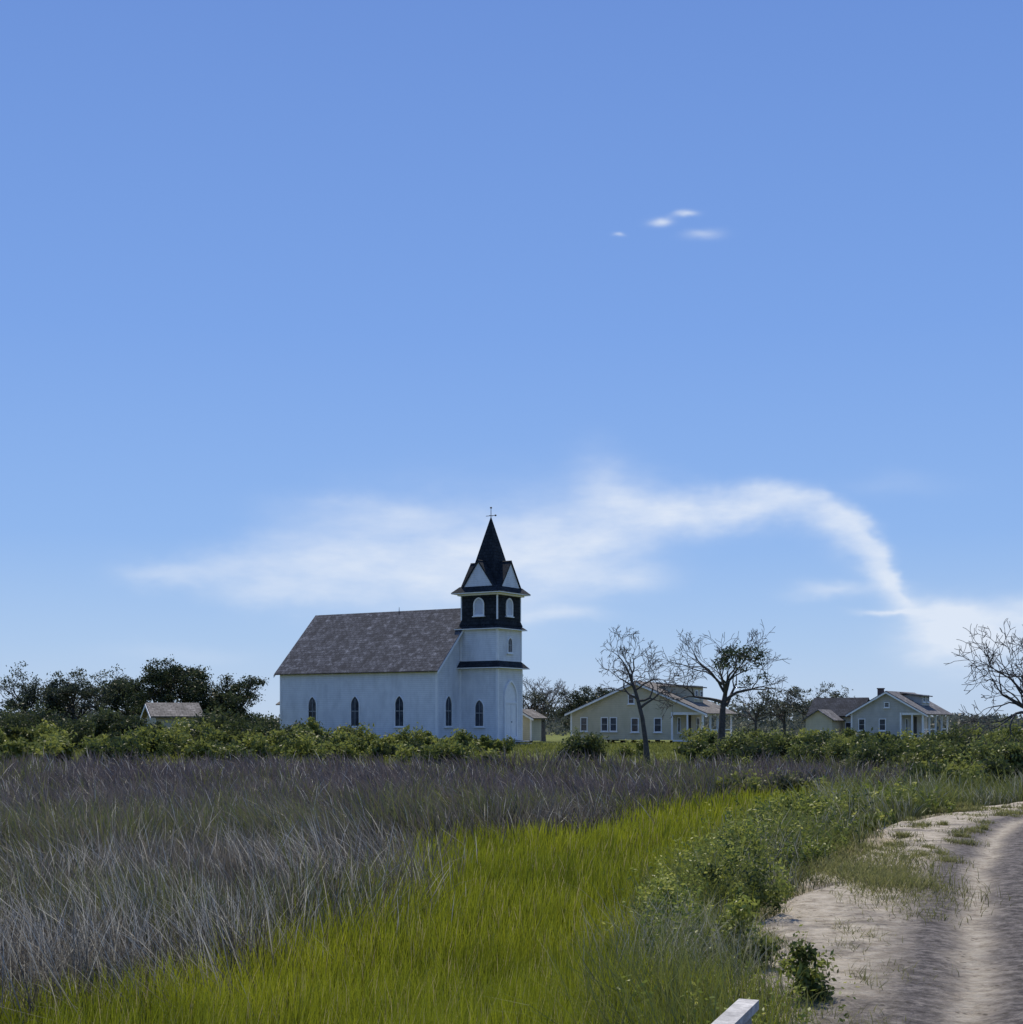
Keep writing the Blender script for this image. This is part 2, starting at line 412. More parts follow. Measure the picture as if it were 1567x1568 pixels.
blades('rush_bed',x,y,h,w,lean,cb,ct,m_rush,curve=.5)

# verge grasses
def thr(y): return .8+1.2*np.clip((y-6.8)/5.5,0,1)
x,y=sample(200000,4.6,48,.9,.43,1.2)
r=rdist(x,y)
k=(~inpoly(x+rng.normal(0,.2,len(x)),y,G_poly))&(~inpoly(x,y,R_poly))&(r<-thr(y)-rng.random(len(x))*.5-.6*fnoise(x,y,1.))&(x>.3)
x=x[k];y=y[k];r=r[k]
n=len(x); nz=fnoise(x,y,1.4); n2=fnoise(x+7,y,.5)
near=np.clip((-r-thr(y)-.1)/1.2,0.15,1)
h=(.2+.5*nz+.42*n2)*rng.uniform(.5,1.2,n)*near; w=.0052*np.maximum(1,y/9)*rng.uniform(.6,1.4,n)
lean=np.stack([rng.normal(-.15,.38,n)+(fnoise(x,y+40,1.3)-.5)*1.6,rng.normal(-.1,.3,n)],1)
v=np.clip(.9*fnoise(x,y,.8)+.5*rng.random(n)-.2,0,1)
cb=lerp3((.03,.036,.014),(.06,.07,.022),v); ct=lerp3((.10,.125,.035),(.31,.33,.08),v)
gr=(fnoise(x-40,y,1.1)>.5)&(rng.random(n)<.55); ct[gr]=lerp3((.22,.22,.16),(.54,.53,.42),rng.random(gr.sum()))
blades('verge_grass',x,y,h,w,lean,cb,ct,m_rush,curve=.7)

tx=[];ty=[];th_=[]
def tuft(cx,cy,sx,sy,n,hh):
    tx.append(rng.normal(cx,sx,n));ty.append(rng.normal(cy,sy,n));th_.append(np.full(n,hh))
tuft(3.85,15.4,.3,.9,6500,.12); tuft(3.5,13.2,.25,.5,900,.09); tuft(4.5,17.4,.3,.9,1200,.12)
for i in range(170):
    j=rng.integers(70,230); s=-rng.uniform(1.1,2.6)
    d=RC[j+1]-RC[j]; d/=np.linalg.norm(d); c=RC[j]+np.array([d[1],-d[0]])*s
    tuft(c[0],c[1],rng.uniform(.03,.16),rng.uniform(.04,.25),rng.integers(30,260),rng.uniform(.04,.11))
x=np.concatenate(tx);y=np.concatenate(ty);hh=np.concatenate(th_)
n=len(x);h=hh*rng.uniform(.5,1.5,n);w=.005*np.maximum(1,y/9)*rng.uniform(.7,1.3,n)
lean=rng.normal(0,.55,(n,2)); v=rng.random(n)
blades('road_edge_tufts',x,y,h,w,lean,lerp3((.07,.07,.03),(.11,.1,.045),v),lerp3((.15,.17,.045),(.32,.31,.12),v),m_grass,zoff=.05)

x,y=sample(90000,36,108,.3,.42,4)
r=rdist(x,y)
k=((~inpoly(x,y,R_poly))|(y>47))&(np.abs(r)>2.8)&((r>0)|(y>36)); x=x[k];y=y[k];n=len(x)
nz=fnoise(x,y,6.)
h=(.12+.3*nz)*rng.uniform(.6,1.2,n); w=.02*np.maximum(1,y/50)*rng.uniform(.7,1.3,n)
v=np.clip(nz*.7+.3*rng.random(n),0,1)
blades('rough_lawn',x,y,h,w,rng.normal(0,.3,(n,2)),lerp3((.06,.065,.02),(.08,.1,.02),v),lerp3((.14,.155,.04),(.28,.29,.07),v),m_grass)

# ------------------------------------------------------------ leaves
class Leaves:
    def __init__(s): s.P=[];s.S=[];s.C=[]
    def add(s,P,S,C): s.P.append(P);s.S.append(S);s.C.append(C)
    def build(s,name,mat,flat=0.):
        P=np.concatenate(s.P);S=np.concatenate(s.S);C=np.concatenate(s.C);n=len(P)
        a=rng.normal(size=(n,3));a[:,2]*=(1-flat);a/=np.linalg.norm(a,axis=1)[:,None]
        b=rng.normal(size=(n,3));b-=(b*a).sum(1)[:,None]*a;b/=np.linalg.norm(b,axis=1)[:,None]
        V=np.stack([P-a*S[:,None],P+b*S[:,None]*.45,P+a*S[:,None],P-b*S[:,None]*.45],1)
        L=np.arange(n*4); C=np.repeat(C[:,None,:],4,1)
        return np_mesh(name,V.reshape(-1,3),L,np.full(n,4),mat,C.reshape(-1,3))
def shrub(Lv,cx,cy,rx,hz,nleaf,size,c1,c2,lobes=8,spiky=.3):
    z0=gh1(cx,cy)
    for i in range(lobes):
        a=random.random()*6.28; rr_=math.sqrt(random.random())*.8
        lx=cx+math.cos(a)*rr_*rx; ly=cy+math.sin(a)*rr_*rx
        lz=z0+hz*random.uniform(.2,.78)*(1-.35*rr_*rr_); lr=rx*random.uniform(.22,.45); lh=min(hz*.36,lr*1.1)*random.uniform(.7,1.15)
        n=nleaf//lobes
        d=rng.normal(size=(n,3));d/=np.linalg.norm(d,axis=1)[:,None]
        rad=(rng.random(n)**.4)*(1+rng.normal(0,spiky*.5,n))
        P=np.array([lx,ly,lz])+d*rad[:,None]*np.array([lr,lr,lh]); P[:,2]=np.maximum(P[:,2],z0+.02)
        t=np.clip(.02+.7*np.clip((P[:,2]-z0)/hz,0,1)+random.uniform(-.4,.4)+rng.normal(0,.15,n),0,1)  # leaves lighten with height: sunlit tips painted into the leaf colour
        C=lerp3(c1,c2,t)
        Lv.add(P,size*rng.uniform(.6,1.4,n),C)
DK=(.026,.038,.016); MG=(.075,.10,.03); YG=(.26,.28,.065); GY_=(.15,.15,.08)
L=Leaves()
for i in range(105):
    t=random.uniform(-.42,-.135); d=random.uniform(52,84); 
    hz=random.uniform(.8,1.85)*(.75 if d<60 else 1.25)
    bright=random.random()*(1.25 if d<62 else .8)
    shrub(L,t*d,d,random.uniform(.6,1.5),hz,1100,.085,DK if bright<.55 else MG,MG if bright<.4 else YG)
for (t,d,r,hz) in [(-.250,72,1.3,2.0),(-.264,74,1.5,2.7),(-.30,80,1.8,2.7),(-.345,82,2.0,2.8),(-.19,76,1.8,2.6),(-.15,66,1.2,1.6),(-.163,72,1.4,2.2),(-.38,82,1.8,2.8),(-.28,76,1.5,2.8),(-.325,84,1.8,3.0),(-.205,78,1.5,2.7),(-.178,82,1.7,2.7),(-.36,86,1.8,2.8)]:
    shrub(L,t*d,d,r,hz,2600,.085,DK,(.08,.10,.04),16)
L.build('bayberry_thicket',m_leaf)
L=Leaves()
for i in range(46):
    t=random.uniform(-.15,-.012); d=random.uniform(54,80)
    bright=random.random()
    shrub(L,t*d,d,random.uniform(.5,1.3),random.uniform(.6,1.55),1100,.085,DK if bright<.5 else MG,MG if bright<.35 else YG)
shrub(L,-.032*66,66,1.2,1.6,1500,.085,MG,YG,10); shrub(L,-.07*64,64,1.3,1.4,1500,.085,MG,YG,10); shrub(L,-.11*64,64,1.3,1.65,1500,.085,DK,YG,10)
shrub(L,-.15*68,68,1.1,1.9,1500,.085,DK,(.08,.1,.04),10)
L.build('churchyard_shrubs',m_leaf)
L=Leaves()
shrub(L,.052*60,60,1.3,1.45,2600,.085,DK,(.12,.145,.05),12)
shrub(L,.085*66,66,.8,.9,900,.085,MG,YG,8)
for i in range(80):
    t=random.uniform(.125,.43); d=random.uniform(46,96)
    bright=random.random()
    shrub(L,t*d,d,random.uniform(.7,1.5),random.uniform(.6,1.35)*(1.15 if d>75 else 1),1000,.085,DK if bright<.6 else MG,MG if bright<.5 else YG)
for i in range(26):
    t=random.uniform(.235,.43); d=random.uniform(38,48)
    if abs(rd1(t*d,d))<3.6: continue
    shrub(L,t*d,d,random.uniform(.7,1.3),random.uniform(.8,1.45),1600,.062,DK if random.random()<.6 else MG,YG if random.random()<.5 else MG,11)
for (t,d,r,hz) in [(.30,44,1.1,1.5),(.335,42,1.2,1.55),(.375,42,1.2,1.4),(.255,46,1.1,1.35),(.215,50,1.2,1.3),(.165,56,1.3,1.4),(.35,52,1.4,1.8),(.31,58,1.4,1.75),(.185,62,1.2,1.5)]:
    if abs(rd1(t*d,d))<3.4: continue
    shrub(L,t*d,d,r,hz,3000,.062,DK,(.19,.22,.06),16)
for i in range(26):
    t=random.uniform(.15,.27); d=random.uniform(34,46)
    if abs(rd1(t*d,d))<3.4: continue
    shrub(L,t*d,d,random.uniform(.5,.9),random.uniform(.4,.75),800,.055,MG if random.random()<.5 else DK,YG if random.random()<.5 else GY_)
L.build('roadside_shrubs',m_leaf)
# leafy bushes growing in the verge between marsh and track
L=Leaves()
for (bx,by,br,bh) in [(1.85,13.0,.42,.95),(2.15,12.3,.3,.75),(1.25,11.6,.3,.72),(1.6,9.8,.28,.62),(2.9,17.0,.5,.9),(3.4,19.0,.5,.85),(2.35,15.0,.35,.8),(4.4,22.0,.6,.9),(5.6,25.0,.7,.9),(1.75,8.6,.2,.5)]:
    shrub(L,bx,by,br,bh,1500,.021*max(1,by/13),(.04,.06,.02),(.34,.37,.075),18,.5)
L.build('verge_bushes',m_leaf)

L=Leaves()
for i in range(100):
    y_=random.uniform(6.0,30)
    for _ in range(40):
        x_=random.uniform(.4,8); r_=rd1(x_,y_)
        if -4.6<r_<-(float(thr(y_))+.65) and not inpoly(np.array([x_]),np.array([y_]),G_poly)[0]: break
    else: continue
    hh=random.uniform(.35,.8)*(1 if r_<-float(thr(y_))-1.0 else .5)
    for s_ in range(random.randint(4,11)):
        bx=x_+random.gauss(0,.16);by=y_+random.gauss(0,.16);lx=random.gauss(0,.25);ly=random.gauss(0,.25);H=hh*random.uniform(.6,1.1)
        n=30; t=rng.random(n)*.8+.2
        P=np.stack([bx+lx*H*t,by+ly*H*t,gh1(bx,by)+H*t],1)+rng.normal(0,.02,(n,3))
        c=lerp3((.04,.06,.02),(.20,.24,.045),np.clip(t+rng.normal(0,.15,n),0,1))
        if random.random()<.25: c[t>.85]=(.42,.42,.1)
        L.add(P,.016*rng.uniform(.7,1.4,n)*max(1,y_/12),c)
L.build('leafy_roadside_weeds',m_leaf,.3)

# ------------------------------------------------------------ trees
def tubes(name,segs,mat,parent=None,k=5):
    S=np.array(segs); n=len(S); p0=S[:,0:3];p1=S[:,3:6];r0=S[:,6];r1=S[:,7]
    d=p1-p0;d/=np.maximum(np.linalg.norm(d,axis=1),1e-6)[:,None]
    ref=np.where(np.abs(d[:,2:3])<.9,np.array([[0,0,1.]]),np.array([[1.,0,0]]))
    a=np.cross(d,ref);a/=np.linalg.norm(a,axis=1)[:,None];b=np.cross(d,a)
    V=np.zeros((n,2*k,3))
    for i in range(k):
        an=2*math.pi*i/k;o=a*math.cos(an)+b*math.sin(an)
        V[:,i]=p0+o*r0[:,None];V[:,k+i]=p1+o*r1[:,None]
    base=(np.arange(n)*2*k)[:,None]
    L=np.concatenate([base+[i,(i+1)%k,k+(i+1)%k,k+i] for i in range(k)],1).ravel()
    ob=np_mesh(name,V.reshape(-1,3),L,np.full(n*k,4),mat,None,True)
    if parent: ob.parent=parent
    return ob
def grow(segs,tips,p,d,length,r,depth,maxd,spread,up,nch,rmin,wander=.18):
    nseg=4 if depth<2 else 3
    pts=[]; rr=r
    for i in range(nseg):
        d=(d+Vector((random.gauss(0,wander),random.gauss(0,wander),random.gauss(0,wander)+up))).normalized()
        q=p+d*length/nseg; r2=max(rmin,rr*(.86 if depth<maxd else .75))
        segs.append((*p,*q,rr,r2)); p=q; rr=r2; pts.append((q.copy(),d.copy(),rr))
    if depth>=maxd:
        tips.append((p.copy(),depth)); return
    for c in range(nch(depth)):
        i=random.randint(1 if depth>0 else 1,nseg-1) if c>1 else nseg-1
        q,dd,r3=pts[i]
        ax=dd.orthogonal().normalized(); ax.rotate(Matrix.Rotation(random.random()*6.28,3,dd))
        nd=(dd*math.cos(spread)+ax*math.sin(spread)*random.uniform(.7,1.3)).normalized()
        grow(segs,tips,q,nd,length*random.uniform(.55,.82),max(rmin,r3*random.uniform(.55,.78)),depth+1,maxd,spread,up,nch,rmin,wander)
def tree(name,x,y,trunk_pts,r,limbs,maxd,spread,up,nch,rmin,mat,leaf=None,seed=1,wander=.18):
    random.seed(seed)
    z0=gh1(x,y)-.05
    e=empty(name,(x,y,z0)); segs=[];tips=[]
    P=[Vector(q) for q in trunk_pts]; n=len(P)-1
    for i in range(n):
        r0=r*(1-.55*i/n);r1=r*(1-.55*(i+1)/n)
        if i==0: r0*=1.35
        segs.append((*P[i],*P[i+1],r0,r1))
    for (f,az,tilt,ll) in limbs:
        k=min(int(f*n),n-1);t=f*n-k;q=P[k].lerp(P[k+1],min(t,1))
        d=Vector((math.cos(az)*math.sin(tilt),math.sin(az)*math.sin(tilt),math.cos(tilt)))
        grow(segs,tips,q,d,ll,r*(1-.55*f)*.72,1,maxd,spread,up,nch,rmin,wander)
    tubes('trunk_and_branches',segs,mat,e)
    if leaf:
        Lf=Leaves()
        for (p,dp) in tips:
            if not leaf['keep'](p): continue
            m=leaf['n']; P_=np.array(p)+rng.normal(0,leaf['r'],(m,3))*np.array([1,1,.6])
            t=np.clip(.4+rng.normal(0,.25,m)+random.uniform(-.35,.35),0,1)
            Lf.add(P_,leaf['s']*rng.uniform(.6,1.4,m),lerp3(leaf['c1'],leaf['c2'],t))
        if Lf.P:
            o=Lf.build('foliage',m_leaf); o.parent=e
    return e
nb=lambda d:3 if d<4 else (3 if random.random()<.5 else 2)
tree('bare_tree',5.3,56,[(0,0,0),(-.06,0,.9),(-.2,0,1.9),(-.42,.1,2.8),(-.7,.1,3.6)],.12,
 [(1,math.pi,.25,.8),(.95,0,.6,.8),(.85,math.pi,.9,.75),(.8,.2,.9,.85),(.7,3.4,1.0,.75),(.68,-.4,1.0,.95),(.9,2,.5,.65),(.6,.1,1.1,.9),(.75,1.5,.9,.8)],5,.55,.03,nb,.0075,m_bark_d,seed=11,wander=.24)
tree('half_bare_tree',8.75,60,[(0,0,0),(.03,0,1.2),(.08,0,2.3),(.2,0,3.0)],.2,
 [(.98,1.5,.15,1.3),(.95,math.pi,.75,1.3),(.9,0,.8,1.35),(.8,.3,1.1,1.3),(.78,3.0,1.15,1.3),(.95,-.8,.5,1.15),(.95,2.4,.45,1.2),(.9,4.4,.6,1.05),(.7,.1,1.25,1.1)],5,.52,.02,nb,.008,m_bark_d,
 dict(keep=lambda p:(p.x-.75)**2/1.2+(p.z-4.0)**2/1.1<1.0 and random.random()<.42,n=26,r=.12,s=.055,c1=(.018,.03,.014),c2=(.06,.085,.035)),seed=5,wander=.24)
tree('bare_tree',18.9,50,[(0,0,0),(-.15,0,.9),(-.45,0,1.7),(-.8,0,2.2)],.2,
 [(.98,math.pi,.5,1.2),(.9,math.pi,1.05,1.3),(.8,2.9,1.2,1.2),(.95,1.6,.4,1.3),(.9,0,.7,1.2),(.7,3.4,1.3,1.05),(.98,3.0,.15,1.3),(.8,-.6,.8,1.2),(.95,.6,.4,1.3),(.9,3.8,.8,1.15),(.85,2.5,.8,1.1)],5,.52,.02,nb,.0085,m_bark_d,seed=24,wander=.24)
def ev(name,x,y,H,W,seed,n=60,c2=(.065,.085,.035),keepfrac=1.,bare=False,s=.085,lean=0.):
    random.seed(seed+100)
    limbs=[(random.uniform(.4,1),random.random()*6.28,random.uniform(.5,1.35),W*random.uniform(.24,.42)) for _ in range(12)]+[(1,1,.1,H*.15),(1,0,.6,W*.3),(1,3.1,.6,W*.3)]
    tree(name,x,y,[(0,0,0),(lean*.3,0,H*.3),(lean*.7,0,H*.5),(lean,0,H*.66)],.045*H,limbs,3 if not bare else 5,.55,.02,nb,.012,m_bark_d if not bare else m_bark,
     None if bare else dict(keep=lambda p:random.random()<keepfrac,n=n,r=.22,s=s,c1=(.018,.028,.015),c2=c2),seed=seed,wander=.22)
ev('live_oak',-.34*98,98,4.3,3.8,31,30,(.10,.12,.08),.6)
ev('red_cedar',-.325*97,97,3.4,3.4,50,60,(.09,.11,.07),.7)
ev('red_cedar',-.305*97,97,4.4,3.4,32,50,(.11,.13,.09),.7)
ev('red_cedar',-.285*103,103,5.0,3.8,33,36,(.13,.15,.11),.7)
ev('red_cedar',-.245*95,95,4.5,4.0,34,70)
ev('red_cedar',-.225*96,96,4.1,4.0,35,70)
ev('red_cedar',-.268*99,99,3.9,3.4,36,60,(.09,.11,.06))
ev('red_cedar',-.205*97,97,3.6,3.4,37,70)
ev('loblolly_pine',-.188*98,98,4.1,3.4,38,50,(.065,.085,.04),.75)
ev('bare_tree',.022*128,128,4.9,4.2,41,bare=True)
ev('red_cedar',.048*132,132,4.2,3.8,42,60,(.07,.085,.05))
ev('red_cedar',.062*135,135,3.9,3.8,43,60,(.07,.085,.05))
ev('live_oak',.17*150,150,3.8,5.0,44,16,(.14,.15,.12),.6,s=.12)
ev('live_oak',.19*150,150,4.3,5,45,20,(.14,.15,.12),.6,s=.12)
ev('live_oak',.207*152,152,4.5,5,46,20,(.14,.15,.12),.6,s=.12)
ev('live_oak',.013*124,124,4.2,3.6,48,20,(.14,.15,.12),.6,s=.1)
ev('live_oak',.225*158,158,3.7,4.5,52,24,(.13,.14,.11),.7,s=.12)

# distant mass of trees
L=Leaves()
random.seed(3)
for i in range(440):
    t=random.uniform(-.5,.5); d=random.uniform(170,330)
    b=1.0
    if .13<t<.24: b=1.6
    if .02<t<.09: b=1.35
    if -.42<t<-.2: b=1.1
    hz=random.uniform(1.8,3.2)*b*(d/220)**.3
    z0=gh1(t*d,d); n=170; rx=random.uniform(2.5,6)
    P=np.stack([t*d+rng.normal(0,rx*.55,n),d+rng.normal(0,2,n),z0+hz*rng.random(n)**.8],1)
    P[:,2]-= (np.abs(P[:,0]-t*d)/rx)**2*hz*.3; P[:,2]=np.maximum(P[:,2],z0)
    L.add(P,.38*rng.uniform(.5,1.3,n),lerp3((.06,.075,.065),(.14,.15,.13),np.clip(rng.random(n)*.6+random.random()*.4,0,1)))
L.build('distant_treeline',m_leaf)

# ------------------------------------------------------------ church
A32=math.radians(32)
CH=empty('white_church',(-5.15,99.35,-.02),-A32)
Ln,Wn,zb,ze,zr=14.2,8.8,.45,5.45,9.75
mb=MB()
mb.slope([(-Ln,0,zb),(0,0,zb),(0,0,ze),(-Ln,0,ze)])
mb.slope([(0,Wn,zb),(-Ln,Wn,zb),(-Ln,Wn,ze),(0,Wn,ze)])
mb.slope([(0,0,zb),(0,Wn,zb),(0,Wn,ze),(0,Wn/2,zr-.12),(0,0,ze)])
mb.slope([(-Ln,Wn,zb),(-Ln,0,zb),(-Ln,0,ze),(-Ln,Wn/2,zr-.12),(-Ln,Wn,ze)])
mb.slope([(-Ln,0,zb),(-Ln,Wn,zb),(0,Wn,zb),(0,0,zb)])
mb.obj('nave_walls',m_white,CH)
mb=MB(); oh=.38; ov=.3
sl=(zr-ze)/(Wn/2); zeo=ze-sl*oh
mb.slab([(-Ln-ov,-oh,zeo+.06),(ov,-oh,zeo+.06),(ov,Wn/2,zr+.06),(-Ln-ov,Wn/2,zr+.06)],.09)
mb.slab([(ov,Wn+oh,zeo+.06),(-Ln-ov,Wn+oh,zeo+.06),(-Ln-ov,Wn/2,zr+.06),(ov,Wn/2,zr+.06)],.09)
mb.obj('nave_roof',m_roof,CH)
mb=MB()
mb.box((-Ln,-.16,ze-.32),(0,-.003,ze-.16))
for sgn,(ya,yb) in ((1,(-oh,Wn/2)),(-1,(Wn+oh,Wn/2))):
    for xx in (ov+.003,-Ln-ov-.045):
        p=[(xx,ya,zeo-.2),(xx,ya,zeo+.0),(xx,yb,zr+.0),(xx,yb,zr-.2)]
        q=[(xx+.04,b,c) for a,b,c in p]
        mb.face(p);mb.face(q[::-1])
        for i in range(4): j=(i+1)%4; mb.face([p[i],q[i],q[j],p[j]])
mb.box((-Ln-.03,-.035,zb),(-Ln+.12,-.003,ze-.33)); mb.box((-.12,-.035,zb),(.03,-.003,ze-.33)); mb.box((.003,-.032,zb),(.035,.12,ze-.33))
mb.box((-Ln,-.04,zb-.12),(0,.1,zb-.003))
mb.obj('corner_boards_and_fascia',m_trim,CH)
mb=MB()
mb.tube((-6.5,Wn/2,zr),(-6.5,Wn/2,zr+.35),.03,.015,6)
mb.obj('ridge_rod',m_metal,CH)
mb=MB()
for xx in np.arange(-Ln+.2,.1,2.3):
    for yy in (.1,Wn/2,Wn-.5): mb.box((xx,yy,-.1),(xx+.4,yy+.4,zb-.13))
for yy in (2.9,5.5): 
    for xx in (.2,2.7): mb.box((xx,yy,-.1),(xx+.4,yy+.4,zb-.02))
mb.obj('brick_piers',m_pier,CH)
for i,l in enumerate((3.2,7.15,11.1)):
    window('nave_window_%d'%(i+1),CH,(-l,-.0,1.25),(1,0,0),(0,-1,0),.86,2.25,.75,.07,mull=(1,1))
    window('rear_nave_window_%d'%(i+1),CH,(-l,Wn,1.25),(-1,0,0),(0,1,0),.86,2.25,.75,.07,mull=(1,1))
window('facade_window',CH,(0,1.35,1.25),(0,1,0),(1,0,0),.95,2.25,.8,.08,mull=(1,1))
window('facade_window_2',CH,(0,7.45,1.25),(0,1,0),(1,0,0),.95,2.25,.8,.08,mull=(1,1))
mb=MB(); mb.box((-Ln-2.2,2.6,zb),(-Ln-.01,6.2,3.1)); 
mb.obj('chancel_walls',m_cream,CH)
mb=MB(); mb.slab([(-Ln-2.5,2.3,2.95),(-Ln-.01,2.3,2.95),(-Ln-.01,4.4,4.0),(-Ln-2.5,4.4,4.0)],.08); mb.slab([(-Ln-.01,6.5,2.95),(-Ln-2.5,6.5,2.95),(-Ln-2.5,4.4,4.0),(-Ln-.01,4.4,4.0)],.08)
mb.obj('chancel_roof',m_hroof2,CH)
ty0,ty1,tx1=2.78,6.03,3.2
tc_=(tx1/2+.0,(ty0+ty1)/2); T=(0.01,ty0,tx1,ty1)
off=lambda a:(T[0]-a,T[1]-a,T[2]+a,T[3]+a)
mb=MB(); mb.frustum(off(0),off(0),.3,5.6); mb.frustum(off(-.04),off(-.04),5.6,8.2); mb.obj('tower_walls',m_white,CH)
mb=MB(); mb.frustum(off(.38),off(-.03),5.42,5.88); mb.frustum(off(.26),off(-.02),8.16,8.40)
mb.frustum(off(.04),off(-.08),8.40,8.75); mb.frustum(off(-.08),off(-.08),8.75,10.62)
mb.obj('tower_dark_shingle_bands',m_dark,CH)
mb=MB()
mb.frustum(off(.40),off(.40),5.36,5.415,True); mb.frustum(off(.28),off(.28),8.10,8.155,True)
mb.frustum(off(.44),off(.44),10.62,10.69,True)
mb.frustum(off(.12),off(.12),10.5,10.617,True)
for (cx,cy) in ((T[0],T[1]),(T[2],T[1]),(T[2],T[3]),(T[0],T[3])):
    sx=1 if cx>1 else -1; sy=1 if cy>4 else -1
    def cb_(z0,z1,o,w):
        xa,xb=sorted((cx+sx*(o+.03),cx+sx*(o-w)));ya,yb=sorted((cy+sy*(o+.03),cy+sy*(o-w)))
        mb.box((xa,ya,z0),(xb,yb,z1))
    cb_(.3,5.33,0,.14); cb_(5.93,8.09,-.04,.12); cb_(8.78,10.49,-.08,.06)
mb.obj('tower_trim',m_trim,CH)
mb=MB()
mb.frustum(off(.47),off(.0),10.695,11.15); 
cx,cy=tc_
def sq(h): return (cx-h,cy-h,cx+h,cy+h)
mb.frustum(off(0),sq(1.2),11.15,11.2)
mb.frustum(sq(1.25),sq(.012),11.15,16.2)
for (nxv,nyv) in ((0,-1),(1,0),(0,1),(-1,0)):
    rx_,ry_=-nyv,nxv
    Q=lambda s,o,z:(cx+rx_*s+nxv*o,cy+ry_*s+nyv*o,z)
    for sg in (-1,1):
        pts=[Q(0,1.72,13.0),Q(0,.35,13.0),Q(sg*1.45,.35,10.95),Q(sg*1.45,1.72,10.95)]
        mb.slab(pts,.09)
mb.obj('spire_and_gable_roofs',m_dark,CH)
mb=MB()
for (nxv,nyv) in ((0,-1),(1,0),(0,1),(-1,0)):
    rx_,ry_=-nyv,nxv
    Q=lambda s,o,z:(cx+rx_*s+nxv*o,cy+ry_*s+nyv*o,z)
    mb.slope([Q(-1.24,1.64,11.08),Q(1.24,1.64,11.08),Q(0,1.64,12.84)])
mb.obj('gable_tympanums',m_white,CH)
mb=MB()
mb.tube((cx,cy,16.05),(cx,cy,16.85),.03,.02,6)
mb.tube((cx-.42,cy+.0,16.28),(cx+.42,cy,16.28),.022,.022,6); mb.tube((cx,cy-.2,16.28),(cx,cy+.2,16.28),.02,.02,6)
mb.tube((cx+.36,cy,16.28),(cx+.5,cy,16.28),.08,.005,6)
for k in range(3): mb.tube((cx,cy,16.78+k*.045),(cx,cy,16.78+(k+1)*.045),[.03,.08,.08][k],[.08,.08,.03][k],8)
mb.obj('weather_vane',m_metal,CH)
wl=simple_mat('painted_louver',(.45,.47,.51),(.58,.6,.64),3,.6,.6,clap=.1)
window('belfry_louver_1',CH,(cx,ty0+.08,9.05),(1,0,0),(0,-1,0),.9,1.3,.5,.1,glassmat=wl,mull=None)
window('belfry_louver_2',CH,(tx1-.08,cy,9.05),(0,1,0),(1,0,0),.9,1.3,.5,.1,glassmat=wl,mull=None)
window('tower_side_window',CH,(cx+.1,ty0,1.25),(1,0,0),(0,-1,0),.82,1.95,.65,.07,mull=(1,1))
window('tower_upper_window',CH,(tx1-.04,cy,6.45),(0,1,0),(1,0,0),.7,1.15,.45,.08,mull=(1,1))
window('door_surround',CH,(tx1,cy,.42),(0,1,0),(1,0,0),1.75,4.15,1.3,.16,glassmat=m_trim,mull=None,depth=.12)
mb=MB()
mb.box((tx1+.02,cy-.68,.62),(tx1+.06,cy-.02,2.85)); mb.box((tx1+.02,cy+.02,.62),(tx1+.06,cy+.68,2.85)); mb.box((tx1+.02,cy-.72,2.88),(tx1+.09,cy+.72,3.0))
for yy in (-.55,.13):
    for z0,z1 in ((.75,1.5),(1.65,2.7)): mb.box((tx1+.062,cy+yy,z0),(tx1+.075,cy+yy+.42,z1))
mb.obj('double_door',m_trim,CH,.01)
mb=MB(); mb.tube((tx1+.06,cy+.08,1.6),(tx1+.12,cy+.08,1.6),.035,.035,8); mb.obj('door_knob',m_metal,CH)
mb=MB(); mb.box((tx1+.13,cy-1,.2),(tx1+1.0,cy+1,.28)); mb.box((tx1+1.003,cy-1,.02),(tx1+1.4,cy+1,.1)); mb.box((tx1+.2,cy-.95,-.1),(tx1+.3,cy-.85,.2)); mb.box((tx1+.9,cy-.95,-.1),(tx1+.98,cy-.85,.2))
mb.obj('wooden_steps',m_oldwood,CH)

